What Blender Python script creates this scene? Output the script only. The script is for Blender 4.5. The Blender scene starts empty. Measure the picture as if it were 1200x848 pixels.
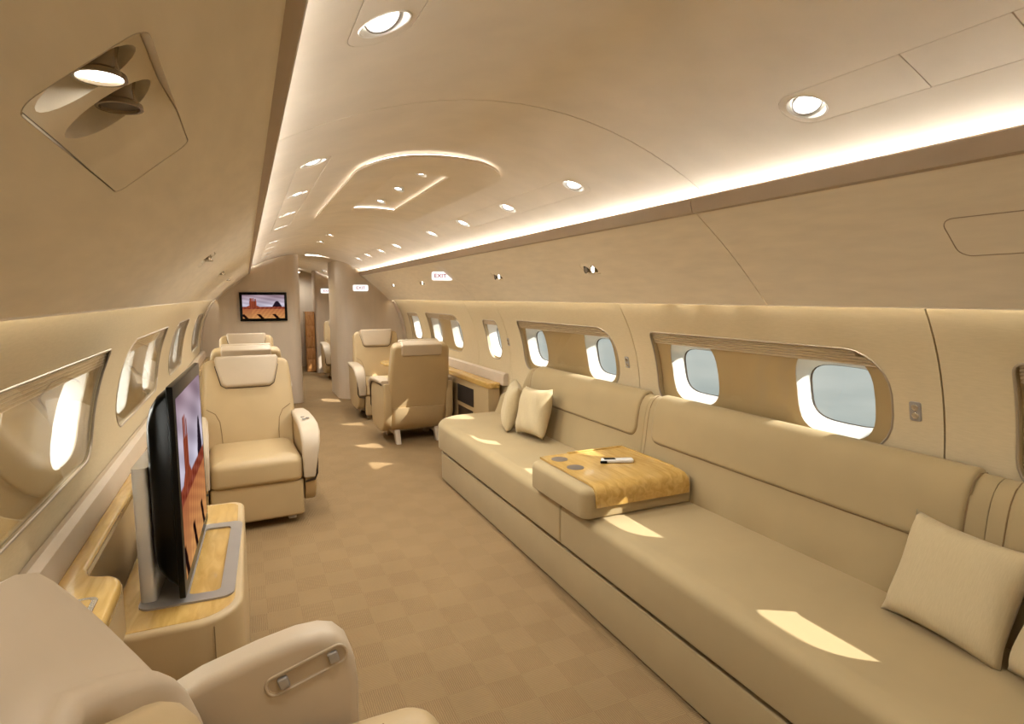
import bpy, bmesh, math, random
import numpy as np
from mathutils import Vector, Matrix
from mathutils.geometry import delaunay_2d_cdt
random.seed(7)
PI = math.pi
SC = bpy.context.scene
COL = SC.collection

# ------------------------------------------------------------------ camera
F, VPX, VPY = 680.0, 287.0, 348.0
TH = math.atan((424 - VPY) / F)
PSI = math.atan((600 - VPX) / F * math.cos(TH))
cd = bpy.data.cameras.new('camera'); cam = bpy.data.objects.new('camera', cd); COL.objects.link(cam)
cd.sensor_width = 36; cd.lens = 36 * F / 1200; cd.clip_start = .02
cam.location = (-.74, 0, 1.42); cam.rotation_euler = (PI/2 - TH, 0, -PSI)
SC.camera = cam

# ------------------------------------------------------------------ world (hazy daylight: bright cloud on the left, blue sky on the right)
w = bpy.data.worlds.new('sky'); SC.world = w; w.use_nodes = True
nt = w.node_tree; nd = nt.nodes; lk = nt.links
bg = nd['Background']
tc = nd.new('ShaderNodeTexCoord'); sp = nd.new('ShaderNodeSeparateXYZ'); lk.new(tc.outputs['Generated'], sp.inputs[0])
rz = nd.new('ShaderNodeValToRGB')
mr = nd.new('ShaderNodeMapRange'); mr.inputs[1].default_value = -.6; mr.inputs[2].default_value = .6
lk.new(sp.outputs[2], mr.inputs[0])
nz = nd.new('ShaderNodeTexNoise'); nz.inputs['Scale'].default_value = 5; nz.inputs['Detail'].default_value = 5
mp = nd.new('ShaderNodeMapping'); mp.inputs['Scale'].default_value = (1, 1, 5); lk.new(tc.outputs['Generated'], mp.inputs[0]); lk.new(mp.outputs[0], nz.inputs[0])
ad = nd.new('ShaderNodeMath'); ad.operation = 'MULTIPLY_ADD'; ad.inputs[1].default_value = .28; lk.new(nz.outputs[0], ad.inputs[0])
sb = nd.new('ShaderNodeMath'); sb.operation = 'SUBTRACT'; sb.inputs[1].default_value = .14; lk.new(mr.outputs[0], sb.inputs[0]); lk.new(sb.outputs[0], ad.inputs[2])
lk.new(ad.outputs[0], rz.inputs[0])
cr = rz.color_ramp; cr.elements[0].position = 0; cr.elements[0].color = (.36, .42, .42, 1)
cr.elements[1].position = 1; cr.elements[1].color = (.20, .30, .36, 1)
for p, c in ((.34, (.42, .47, .46)), (.42, (.52, .56, .54)), (.50, (.36, .45, .47)), (.56, (.22, .32, .37))):
    e = cr.elements.new(p); e.color = (*c, 1)
mx = nd.new('ShaderNodeMix'); mx.data_type = 'RGBA'
m2 = nd.new('ShaderNodeMapRange'); m2.interpolation_type = 'SMOOTHSTEP'
m2.inputs[1].default_value = .25; m2.inputs[2].default_value = -.25; lk.new(sp.outputs[0], m2.inputs[0])
lk.new(m2.outputs[0], mx.inputs[0]); lk.new(rz.outputs[0], mx.inputs[6]); mx.inputs[7].default_value = (9.5, 9.3, 8.9, 1)
lk.new(mx.outputs[2], bg.inputs[0]); bg.inputs[1].default_value = 1.0

# ------------------------------------------------------------------ sun
SUN_D = Vector((-.72, .50, -.68))
sl = bpy.data.lights.new('sun', 'SUN'); sl.energy = 10.5; sl.angle = math.radians(.4); sl.color = (1, .95, .90)
so = bpy.data.objects.new('sun', sl); COL.objects.link(so); so.rotation_euler = SUN_D.to_track_quat('-Z', 'Y').to_euler(); so.location = (6, -4, 6)

DOWN_W, COVE_E, WASH_E = 9.2, 44.0, 22.0      # downlight watts, ceiling-cove and wall-wash strip emission

SC.view_settings.view_transform = 'Standard'; SC.view_settings.look = 'None'
SC.view_settings.exposure = 0.22; SC.view_settings.gamma = 1; SC.view_settings.use_curve_mapping = False
SC.cycles.use_denoising = True
SC.cycles.diffuse_bounces = 7; SC.cycles.max_bounces = 14; SC.cycles.transparent_max_bounces = 16
SC.cycles.sample_clamp_indirect = 6; SC.cycles.caustics_reflective = False; SC.cycles.caustics_refractive = False

# ------------------------------------------------------------------ materials
def lin(c): return tuple((x / 12.92 if x <= .04045 else ((x + .055) / 1.055) ** 2.4) for x in c)
def mat(name, srgb, rough=.6, metal=0, var=.05, vscale=6, bump=0, bscale=300, stretch=(1, 1, 1), spec=.4, coat=0, sheen=0):
    m = bpy.data.materials.new(name); m.use_nodes = True
    t = m.node_tree; n = t.nodes; L = t.links; b = n['Principled BSDF']
    b.inputs['Roughness'].default_value = rough; b.inputs['Metallic'].default_value = metal
    b.inputs['Specular IOR Level'].default_value = spec; b.inputs['Coat Weight'].default_value = coat; b.inputs['Coat Roughness'].default_value = .08
    b.inputs['Sheen Weight'].default_value = sheen
    co = n.new('ShaderNodeTexCoord'); mpn = n.new('ShaderNodeMapping'); mpn.inputs['Scale'].default_value = stretch
    L.new(co.outputs['Object'], mpn.inputs[0])
    c = lin(srgb)
    nz = n.new('ShaderNodeTexNoise'); nz.inputs['Scale'].default_value = vscale; nz.inputs['Detail'].default_value = 6; L.new(mpn.outputs[0], nz.inputs[0])
    r = n.new('ShaderNodeValToRGB'); L.new(nz.outputs[0], r.inputs[0])
    r.color_ramp.elements[0].position = .3; r.color_ramp.elements[1].position = .7
    r.color_ramp.elements[0].color = (*[x * (1 - var) for x in c], 1); r.color_ramp.elements[1].color = (*[min(1, x * (1 + var)) for x in c], 1)
    L.new(r.outputs[0], b.inputs['Base Color'])
    if bump:
        n2 = n.new('ShaderNodeTexNoise'); n2.inputs['Scale'].default_value = bscale; n2.inputs['Detail'].default_value = 3; L.new(mpn.outputs[0], n2.inputs[0])
        bp = n.new('ShaderNodeBump'); bp.inputs['Strength'].default_value = bump; bp.inputs['Distance'].default_value = .002
        L.new(n2.outputs[0], bp.inputs['Height']); L.new(bp.outputs[0], b.inputs['Normal'])
    return m
def emit(name, col, strength):
    m = bpy.data.materials.new(name); m.use_nodes = True; t = m.node_tree; t.nodes.clear()
    e = t.nodes.new('ShaderNodeEmission'); o = t.nodes.new('ShaderNodeOutputMaterial'); e.inputs[0].default_value = (*col, 1); e.inputs[1].default_value = strength
    t.links.new(e.outputs[0], o.inputs[0]); return m
def glass(name, tint=(1, 1, 1), ior=1.45, rough=.0):
    m = bpy.data.materials.new(name); m.use_nodes = True; t = m.node_tree; t.nodes.clear()
    tr = t.nodes.new('ShaderNodeBsdfTransparent'); tr.inputs[0].default_value = (*tint, 1)
    gl = t.nodes.new('ShaderNodeBsdfGlossy'); gl.inputs['Roughness'].default_value = rough
    lw = t.nodes.new('ShaderNodeLayerWeight'); pw = t.nodes.new('ShaderNodeMath'); pw.operation = 'POWER'; pw.inputs[1].default_value = 5
    t.links.new(lw.outputs['Facing'], pw.inputs[0]); fr = t.nodes.new('ShaderNodeMath'); fr.operation = 'MULTIPLY_ADD'; f0 = ((ior - 1) / (ior + 1)) ** 2
    fr.inputs[1].default_value = 1 - f0; fr.inputs[2].default_value = f0; t.links.new(pw.outputs[0], fr.inputs[0])
    mixn = t.nodes.new('ShaderNodeMixShader'); o = t.nodes.new('ShaderNodeOutputMaterial')
    t.links.new(fr.outputs[0], mixn.inputs[0]); t.links.new(tr.outputs[0], mixn.inputs[1]); t.links.new(gl.outputs[0], mixn.inputs[2]); t.links.new(mixn.outputs[0], o.inputs[0])
    return m
def wood(name, a, b_, rough=.25, axis=(6, 1, 6)):
    m = bpy.data.materials.new(name); m.use_nodes = True
    t = m.node_tree; n = t.nodes; L = t.links; b = n['Principled BSDF']
    b.inputs['Roughness'].default_value = rough; b.inputs['Coat Weight'].default_value = .5; b.inputs['Coat Roughness'].default_value = .06
    co = n.new('ShaderNodeTexCoord'); mpn = n.new('ShaderNodeMapping'); mpn.inputs['Scale'].default_value = axis; L.new(co.outputs['Object'], mpn.inputs[0])
    nz = n.new('ShaderNodeTexNoise'); nz.inputs['Scale'].default_value = 5; nz.inputs['Detail'].default_value = 9; nz.inputs['Distortion'].default_value = 1.2; L.new(mpn.outputs[0], nz.inputs[0])
    r = n.new('ShaderNodeValToRGB'); L.new(nz.outputs[0], r.inputs[0])
    r.color_ramp.elements[0].position = .34; r.color_ramp.elements[1].position = .68
    r.color_ramp.elements[0].color = (*lin(a), 1); r.color_ramp.elements[1].color = (*lin(b_), 1); L.new(r.outputs[0], b.inputs['Base Color'])
    return m
def carpet_mat():
    m = bpy.data.materials.new('carpet_weave'); m.use_nodes = True
    t = m.node_tree; n = t.nodes; L = t.links; b = n['Principled BSDF']; b.inputs['Roughness'].default_value = .95; b.inputs['Specular IOR Level'].default_value = .1
    co = n.new('ShaderNodeTexCoord')
    ck = n.new('ShaderNodeTexChecker'); ck.inputs['Scale'].default_value = 7.0; L.new(co.outputs['Object'], ck.inputs[0])
    wa = n.new('ShaderNodeTexWave'); wa.bands_direction = 'X'; wa.inputs['Scale'].default_value = 42; wa.inputs['Distortion'].default_value = 2.5; wa.inputs['Detail'].default_value = 2; L.new(co.outputs['Object'], wa.inputs[0])
    wb = n.new('ShaderNodeTexWave'); wb.bands_direction = 'Y'; wb.inputs['Scale'].default_value = 42; wb.inputs['Distortion'].default_value = 2.5; wb.inputs['Detail'].default_value = 2; L.new(co.outputs['Object'], wb.inputs[0])
    mxw = n.new('ShaderNodeMix'); mxw.data_type = 'FLOAT'; L.new(ck.outputs[1], mxw.inputs[0]); L.new(wa.outputs[1], mxw.inputs[2]); L.new(wb.outputs[1], mxw.inputs[3])
    nz = n.new('ShaderNodeTexNoise'); nz.inputs['Scale'].default_value = 3; nz.inputs['Detail'].default_value = 8; L.new(co.outputs['Object'], nz.inputs[0])
    s1 = n.new('ShaderNodeMath'); s1.operation = 'MULTIPLY_ADD'; s1.inputs[1].default_value = .5; L.new(mxw.outputs[0], s1.inputs[0])
    s2 = n.new('ShaderNodeMath'); s2.operation = 'MULTIPLY_ADD'; s2.inputs[1].default_value = .06; L.new(ck.outputs[1], s2.inputs[0]); s3 = n.new('ShaderNodeMath'); s3.operation = 'MULTIPLY'; s3.inputs[1].default_value = .4; L.new(nz.outputs[0], s3.inputs[0])
    L.new(s3.outputs[0], s2.inputs[2]); L.new(s2.outputs[0], s1.inputs[2])
    r = n.new('ShaderNodeValToRGB'); L.new(s1.outputs[0], r.inputs[0]); r.color_ramp.elements[0].position = .1; r.color_ramp.elements[1].position = .95
    r.color_ramp.elements[0].color = (*lin((.48, .39, .275)), 1); r.color_ramp.elements[1].color = (*lin((.605, .51, .37)), 1); L.new(r.outputs[0], b.inputs['Base Color'])
    bp = n.new('ShaderNodeBump'); bp.inputs['Strength'].default_value = .5; bp.inputs['Distance'].default_value = .003; L.new(mxw.outputs[0], bp.inputs['Height']); L.new(bp.outputs[0], b.inputs['Normal'])
    return m
M = dict(
    standsilver=mat('stand_silver', (.84, .83, .81), .28, metal=.45, var=.02),
    rimmetal=mat('rim_metal', (.66, .61, .54), .35, metal=.6), slot=mat('slot_shade', (.66, .59, .49), .5),  # slot colour is pale leather darkened for recess shade
    ceiling=mat('ceiling_fabric', (.875, .83, .755), .75, bump=.08, bscale=500),
    overhead=mat('overhead_fabric', (.875, .83, .745), .75, bump=.1, bscale=400, stretch=(6, 1, 1)),
    wall=mat('sidewall_fabric', (.78, .715, .58), .7, bump=.15, bscale=120, var=.04, vscale=30, stretch=(1, 1, 8)),
    bulk=mat('bulkhead_satin', (.77, .71, .63), .35, var=.04, vscale=14, stretch=(1, 1, .15), coat=.2),
    lip=mat('cornice_taupe', (.66, .59, .50), .45),
    trimpale=mat('pale_rail', (.76, .70, .62), .4),
    carpet=carpet_mat(),
    sofa=mat('sofa_fabric', (.64, .565, .415), .8, bump=.12, bscale=600, var=.03, sheen=.1),
    seam=mat('seam_thread', (.52, .43, .30), .8),
    leather=mat('cream_leather', (.70, .61, .455), .42, bump=.05, bscale=350, var=.03),
    pale=mat('pale_leather', (.72, .655, .56), .42, bump=.05, bscale=350, var=.03),
    dark=mat('dark_trim', (.22, .17, .13), .35),
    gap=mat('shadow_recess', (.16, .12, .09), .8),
    wood=wood('honey_maple', (.68, .54, .28), (.79, .65, .38)),
    wood2=wood('warm_walnut', (.68, .47, .27), (.80, .60, .38), axis=(5, 5, 1)),
    silver=mat('brushed_silver', (.80, .78, .75), .22, metal=.9, var=.05, vscale=20),
    grey=mat('satin_grey', (.62, .60, .58), .35, metal=.4),
    black=mat('gloss_black', (.012, .012, .014), .3, var=0, spec=.2),
    white=mat('reveal_white', (.93, .92, .89), .5, var=0),
    liner=mat('window_liner', (.74, .64, .47), .3, var=.03, coat=.3),
    shade=mat('pleated_shade', (.80, .72, .60), .4),
    spot=mat('lamp_bronze', (.62, .56, .47), .25, metal=.7),
    pillow=mat('pillow_slub', (.74, .675, .535), .85, bump=.35, bscale=60, var=.05, vscale=40, stretch=(14, 1, 1), sheen=.1),
    phonew=mat('phone_white', (.85, .85, .84), .3), cup=mat('cup_grey', (.42, .38, .34), .5),
    glass=glass('clear_glass', (.97, .97, .95)), pane=glass('window_acrylic', (.96, .97, .97), 1.3),
    cove=emit('cove_glow', (1, .98, .95), COVE_E), wash=emit('wash_glow', (1, .95, .84), WASH_E),
    lens=emit('lamp_lens', (1, .96, .88), 9), medal=emit('medallion_glow', (1, .96, .92), 6),
    sign=emit('sign_face', (1, .95, .93), 1.1), red=mat('sign_red', (.80, .12, .25), .6),
)

# ------------------------------------------------------------------ mesh helpers
def fin(bm, ang=40):
    bmesh.ops.remove_doubles(bm, verts=bm.verts, dist=1e-5)
    bmesh.ops.recalc_face_normals(bm, faces=bm.faces)
    a = math.radians(ang)
    for f in bm.faces: f.smooth = True
    for e in bm.edges:
        if len(e.link_faces) != 2 or e.calc_face_angle(0) > a: e.smooth = False
def obj(name, bm, m, parent=None, ang=40, kind=None):
    fin(bm, ang)
    me = bpy.data.meshes.new(name); bm.to_mesh(me); bm.free(); me.materials.append(M[m] if isinstance(m, str) else m)
    o = bpy.data.objects.new(name, me); COL.objects.link(o)
    if parent: o.parent = parent
    if kind: o['kind'] = kind
    return o
def thing(name, loc=(0, 0, 0), rz=0, label=None, cat=None, group=None, kind=None):
    o = bpy.data.objects.new(name, None); COL.objects.link(o); o.location = loc; o.rotation_euler = (0, 0, rz); o.empty_display_size = .1
    return tag(o, label, cat, group, kind)
def tag(o, label=None, cat=None, group=None, kind=None):
    if label: o['label'] = label
    if cat: o['category'] = cat
    if group: o['group'] = group
    if kind: o['kind'] = kind
    return o
def copy_tree(o, parent=None):
    c = o.copy(); COL.objects.link(c)
    if parent: c.parent = parent
    for ch in list(o.children): copy_tree(ch, c)
    return c
def nb(): return bmesh.new()
def box(bm, x0, x1, y0, y1, z0, z1, r=0, seg=2, Mx=None):
    vs = bmesh.ops.create_cube(bm, size=1)['verts']
    for v in vs: v.co = Vector(((x0 + x1) / 2 + v.co.x * (x1 - x0), (y0 + y1) / 2 + v.co.y * (y1 - y0), (z0 + z1) / 2 + v.co.z * (z1 - z0)))
    if r:
        es = {e for v in vs for e in v.link_edges}
        res = bmesh.ops.bevel(bm, geom=list(es), offset=r, segments=seg, profile=.5, affect='EDGES'); vs = list({v for f in res['faces'] for v in f.verts} | {v for v in vs if v.is_valid})
    if Mx: 
        for v in vs: v.co = Mx @ v.co
    return bm
class RR(list): pass
def rrect(x0, x1, y0, y1, r, n=6):
    """ccw rounded rectangle; r one value or (x0y0, x1y0, x1y1, x0y1)"""
    if not hasattr(r, '__len__'): r = (r,) * 4
    P = RR(); P.par = (x0, x1, y0, y1, r, n)
    for (cx, cy, a0, q) in ((x0 + r[0], y0 + r[0], PI, r[0]), (x1 - r[1], y0 + r[1], 1.5 * PI, r[1]), (x1 - r[2], y1 - r[2], 0, r[2]), (x0 + r[3], y1 - r[3], .5 * PI, r[3])):
        for k in range(n + 1): a = a0 + PI / 2 * k / n; P.append((cx + q * math.cos(a), cy + q * math.sin(a)))
    return P
def ell(cx, cy, rx, ry, n=24): return [(cx + rx * math.cos(2 * PI * k / n), cy + ry * math.sin(2 * PI * k / n)) for k in range(n)]
def superell(cx, cy, rx, ry, p=3.2, n=32):
    R = []
    for k in range(n):
        a = 2 * PI * k / n; c, s = math.cos(a), math.sin(a)
        R.append((cx + rx * math.copysign(abs(c) ** (2 / p), c), cy + ry * math.copysign(abs(s) ** (2 / p), s)))
    return R
def area(P): return .5 * sum(P[i][0] * P[(i + 1) % len(P)][1] - P[(i + 1) % len(P)][0] * P[i][1] for i in range(len(P)))
def inset(P, d):
    if abs(d) < 1e-9: return list(P)
    if isinstance(P, RR):
        x0, x1, y0, y1, r, m = P.par; k = min(d, (x1 - x0) / 2 - 1e-3, (y1 - y0) / 2 - 1e-3)
        return list(rrect(x0 + k, x1 - k, y0 + k, y1 - k, [max(2e-4, q - k) for q in r], m))
    n = len(P); R = []; s = 1 if area(P) > 0 else -1
    for i in range(n):
        a, b, c = Vector(P[i - 1]), Vector(P[i]), Vector(P[(i + 1) % n])
        e1 = (b - a); e2 = (c - b)
        if e1.length < 1e-9: e1 = e2
        if e2.length < 1e-9: e2 = e1
        n1 = Vector((-e1.y, e1.x)).normalized(); n2 = Vector((-e2.y, e2.x)).normalized()
        m = (n1 + n2); m = m.normalized() if m.length > 1e-6 else n1
        k = max(.35, m.dot(n1)); R.append(tuple(b + m * (s * d / k)))
    return R
def ring_loft(bm, rings, close=True, caps=True):
    V = [[bm.verts.new(p) for p in r] for r in rings]
    n = len(V[0])
    for a, b in zip(V, V[1:]):
        for i in range(n if close else n - 1):
            j = (i + 1) % n
            try: bm.faces.new((a[i], a[j], b[j], b[i]))
            except ValueError: pass
    if caps and close:
        bm.faces.new(V[0][::-1]); bm.faces.new(V[-1])
    return V
def puck(bm, P, z0, z1, rt=.01, rb=.01, Mx=None, n=4, dome=0):
    """solid from a plan outline with rounded top and bottom edges"""
    Mx = Mx or Matrix()
    rg = []
    if rb > 0:
        for k in range(n + 1):
            a = PI / 2 * k / n; rg.append((rb * (1 - math.sin(a)), z0 + rb * (1 - math.cos(a))))
    else: rg.append((0, z0))
    if rt > 0:
        for k in range(n + 1):
            a = PI / 2 * k / n; rg.append((rt * (1 - math.cos(a)), z1 - rt + rt * math.sin(a)))
    else: rg.append((0, z1))
    if dome:
        rg.append((rt + dome * 2.5, z1 + dome * .7)); rg.append((rt + dome * 6, z1 + dome))
    if area(P) < 0: P = list(P)[::-1]
    ring_loft(bm, [[Mx @ Vector((x, y, z)) for x, y in inset(P, d)] for d, z in rg])
    return bm
def tube(bm, pts, r, n=8, close=False):
    pts = [Vector(p) for p in pts]; rings = []; up = None; m = len(pts)
    for i, p in enumerate(pts):
        a = pts[i - 1] if (i or close) else p; b = pts[(i + 1) % m] if (i < m - 1 or close) else p
        t = (b - a).normalized()
        if up is None: up = t.orthogonal().normalized()
        up = (up - t * up.dot(t)).normalized(); q = t.cross(up)
        rr_ = r[i] if hasattr(r, '__len__') else r
        rings.append([p + (up * math.cos(2 * PI * k / n) + q * math.sin(2 * PI * k / n)) * rr_ for k in range(n)])
    if close: rings.append(rings[0]); ring_loft(bm, rings, caps=False)
    else: ring_loft(bm, rings)
    return bm
def sweep(bm, pts, prof, side=Vector((1, 0, 0)), scale=None):
    """sweep a closed profile [(u,v)] along pts: u along side, v along the path normal"""
    pts = [Vector(p) for p in pts]; rings = []
    for i, p in enumerate(pts):
        t = (pts[min(i + 1, len(pts) - 1)] - pts[max(i - 1, 0)]).normalized(); nrm = side.cross(t).normalized()
        k = scale[i] if scale else 1
        rings.append([p + side * (u * k) + nrm * (v * k) for u, v in prof])
    ring_loft(bm, rings); return bm
def lathe(bm, prof, Mx=None, n=24):
    Mx = Mx or Matrix()
    ring_loft(bm, [[Mx @ Vector((r * math.cos(2 * PI * k / n), r * math.sin(2 * PI * k / n), z)) for k in range(n)] for r, z in prof], caps=False)
    return bm
def disc(bm, r, z, Mx=None, n=24):
    Mx = Mx or Matrix()
    bm.faces.new([bm.verts.new(Mx @ Vector((r * math.cos(2 * PI * k / n), r * math.sin(2 * PI * k / n), z))) for k in range(n)])
    return bm
def pin(p, P):
    x, y = p; c = False; j = len(P) - 1
    for i in range(len(P)):
        xi, yi = P[i]; xj, yj = P[j]
        if (yi > y) != (yj > y) and x < (xj - xi) * (y - yi) / (yj - yi + 1e-12) + xi: c = not c
        j = i
    return c
def dseg(p, P):
    p = np.array(p); A = np.array(P); B = np.roll(A, -1, 0); d = B - A
    t = np.clip(((p - A) * d).sum(1) / np.maximum((d * d).sum(1), 1e-12), 0, 1)
    return np.sqrt((((A + d * t[:, None]) - p) ** 2).sum(1).min())
def dens(P, st):
    R = []
    for i in range(len(P)):
        a, b = np.array(P[i]), np.array(P[(i + 1) % len(P)]); d = np.abs(b - a) / np.array(st); k = max(1, int(math.ceil(d.max())))
        for q in range(k): R.append(tuple(a + (b - a) * q / k))
    return R
def sheet(bm, outer, holes, fn, st, thick, puff=None, rings=()):
    """a plate over parameter space (a,b) with holes; fn(a,b,off) -> point; puff(d) -> outward bulge by distance to the outline"""
    outer = dens(outer, st); holes = [dens(h, st) for h in holes]
    pts = []; edges = []
    for L in [outer] + holes:
        k = len(pts); pts += L; edges += [(k + i, k + (i + 1) % len(L)) for i in range(len(L))]
    extra = []
    for d in rings: extra += [p for p in inset(outer, d)]
    A = np.array(outer); lo, hi = A.min(0), A.max(0)
    na, nb_ = max(1, int(round((hi[0] - lo[0]) / st[0]))), max(1, int(round((hi[1] - lo[1]) / st[1])))
    md = min(st) * .35
    dm = max(rings) if rings else 0
    for i in range(na + 1):
        for j in range(nb_ + 1):
            p = (lo[0] + (hi[0] - lo[0]) * i / na, lo[1] + (hi[1] - lo[1]) * j / nb_)
            if pin(p, outer) and dseg(p, outer) > md + dm and all((not pin(p, h)) and dseg(p, h) > md for h in holes): extra.append(p)
    pts += extra
    vo, _, fo, _, _, _ = delaunay_2d_cdt([Vector(p) for p in pts], edges, [], 0, 1e-6)
    V2 = [tuple(v) for v in vo]
    off = [-puff(dseg(p, outer)) if puff else 0 for p in V2]
    fr = [bm.verts.new(fn(p[0], p[1], o)) for p, o in zip(V2, off)]
    bk = [bm.verts.new(fn(p[0], p[1], thick)) for p in V2]
    from collections import Counter
    ec = Counter(); tri = []
    for f in fo:
        c = tuple(np.mean([V2[i] for i in f], 0))
        if not pin(c, outer) or any(pin(c, h) for h in holes): continue
        tri.append(f)
        for i in range(len(f)): ec[tuple(sorted((f[i], f[(i + 1) % len(f)])))] += 1
    for f in tri:
        bm.faces.new([fr[i] for i in f]); bm.faces.new([bk[i] for i in f][::-1])
    for (i, j), c in ec.items():
        if c == 1: bm.faces.new((fr[i], fr[j], bk[j], bk[i]))
    for v in [v for v in bm.verts if not v.link_faces]: bm.verts.remove(v)
    return bm
def text(name, s, size, Mx, m, parent, ex=.0008):
    cu = bpy.data.curves.new(name, 'FONT'); cu.body = s; cu.size = size; cu.extrude = ex; cu.align_x = 'CENTER'; cu.align_y = 'CENTER'; cu.resolution_u = 2; cu.offset = size * .012
    t = bpy.data.objects.new('tmp', cu); COL.objects.link(t)
    dg = bpy.context.evaluated_depsgraph_get(); dg.update()
    me = bpy.data.meshes.new_from_object(t.evaluated_get(dg)); me.name = name; bpy.data.objects.remove(t)
    me.transform(Mx); me.materials.clear(); me.materials.append(M[m])
    o = bpy.data.objects.new(name, me); COL.objects.link(o); o.parent = parent; return o
def frame(p, x, y):
    x = Vector(x).normalized(); z = x.cross(Vector(y)).normalized(); y = z.cross(x)
    return Matrix(((x.x, y.x, z.x, p[0]), (x.y, y.y, z.y, p[1]), (x.z, y.z, z.z, p[2]), (0, 0, 0, 1)))

# ------------------------------------------------------------------ cabin section (u measured from the centre line, mirrored)
CX = .02; Y0, Y1, YB, YB2 = -1.5, 12.6, 8.2, 11.4
_c = np.polyfit([0, .2, .4, .6, .8, 1.0, 1.2, 1.4, 1.5], [1.08, 1.18, 1.245, 1.28, 1.29, 1.275, 1.22, 1.11, 1.03], 4)
def WU(z): return float(np.polyval(_c, z))
def CZ(x): return 1.985 - .40 * (x - CX) ** 2
def wallf(s): return lambda y, z, o: Vector((CX + s * (WU(z) + o), y, z))
OT, OB = (.70, 1.72), (1.075, 1.39); OL = math.hypot(OB[0] - OT[0], OB[1] - OT[1])
ON = Vector((OT[1] - OB[1], 0, OB[0] - OT[0])).normalized()      # outward (up and out) normal for the right side
def overf(s):
    def f(y, t, o):
        k = t / OL; b = .012 * math.sin(PI * min(1, max(0, k)))
        u = OT[0] + (OB[0] - OT[0]) * k + ON.x * (o + b); z = OT[1] + (OB[1] - OT[1]) * k + ON.z * (o + b)
        return Vector((CX + s * u, y, z))
    return f
def ceilf(x, y, o): return Vector((x, y, CZ(x) + o))
def ofr(s, y, t):
    """frame on the overhead panel: X along +y, Z into the cabin"""
    f = overf(s); p = f(y, t, 0); dn = (f(y, t + .01, 0) - f(y, t - .01, 0)).normalized(); n = -(f(y, t, .01) - p).normalized()
    X = Vector((0, 1, 0)); Yv = n.cross(X); return Matrix(((X.x, Yv.x, n.x, p.x), (X.y, Yv.y, n.y, p.y), (X.z, Yv.z, n.z, p.z), (0, 0, 0, 1)))

# window modules: rim far/near y, corner radii, panes (centres)
MODR = [(-.50, .895, [.62, -.2]), (1.255, 2.53, [1.50, 2.27]), (2.89, 4.22, [3.13, 4.02]), (4.66, 4.99, [4.83]), (5.66, 6.83, [5.90, 6.62]), (7.20, 7.72, [7.50]), (9.9, 11.1, [10.2, 10.85])]
MODL = [(-.45, .85, [.1]), (1.19, 2.50, [1.48, 2.27]), (2.90, 4.22, [3.24, 4.00]), (4.78, 5.78, [5.06, 5.55]), (6.75, 7.76, [7.08, 7.52])]
ZB, ZT = .845, 1.235
PZ, PRY, PRZ = 1.045, .165, .165
def rim_poly(m, s):
    y0, y1, pn = m
    if y1 - y0 < .6: return rrect(y0, y1, ZB + .02, ZT - .02, (.13, .13, .05, .05) if y1 - y0 < .4 else .05)
    return rrect(y0, y1, ZB, ZT, (.16, .10, .03, .15))
def outer(m): return [superell(c, 1.036, PRY, .116, 3.4) for c in m[2]]
def panes(m): return [superell(c, PZ, PRY, PRZ * 1.0, 3.4) for c in m[2]]

# ------------------------------------------------------------------ floor
fl = thing('floor', kind='structure')
bm = nb(); box(bm, CX - 1.2, CX + 1.2, Y0, Y1, -.04, 0); obj('carpet', bm, 'carpet', fl)
# outer skin that closes the cabin
sk = thing('trim_1', kind='structure')
bm = nb()
pr_ = [(1.42, 1.42), (1.30, 1.62), (1.10, 1.82), (.85, 2.0), (.5, 2.12), (0, 2.16)]
ar = [(CX + u, z) for u, z in pr_] + [(CX - u, z) for u, z in pr_[-2::-1]]
ring_loft(bm, [[Vector((x, y, z)) for x, z in ar] for y in (Y0, Y1)], close=False); obj('roof_skin', bm, 'gap', sk)
bm = nb(); box(bm, CX - 1.4, CX + 1.4, Y0, Y1, -.08, -.04); obj('floor_skin', bm, 'gap', sk)
bm = nb(); box(bm, CX - 1.45, CX + 1.45, Y0 - .03, Y0, -.08, 2.2); wn = obj('wall_near', bm, 'wall'); wn['kind'] = 'structure'

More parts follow.
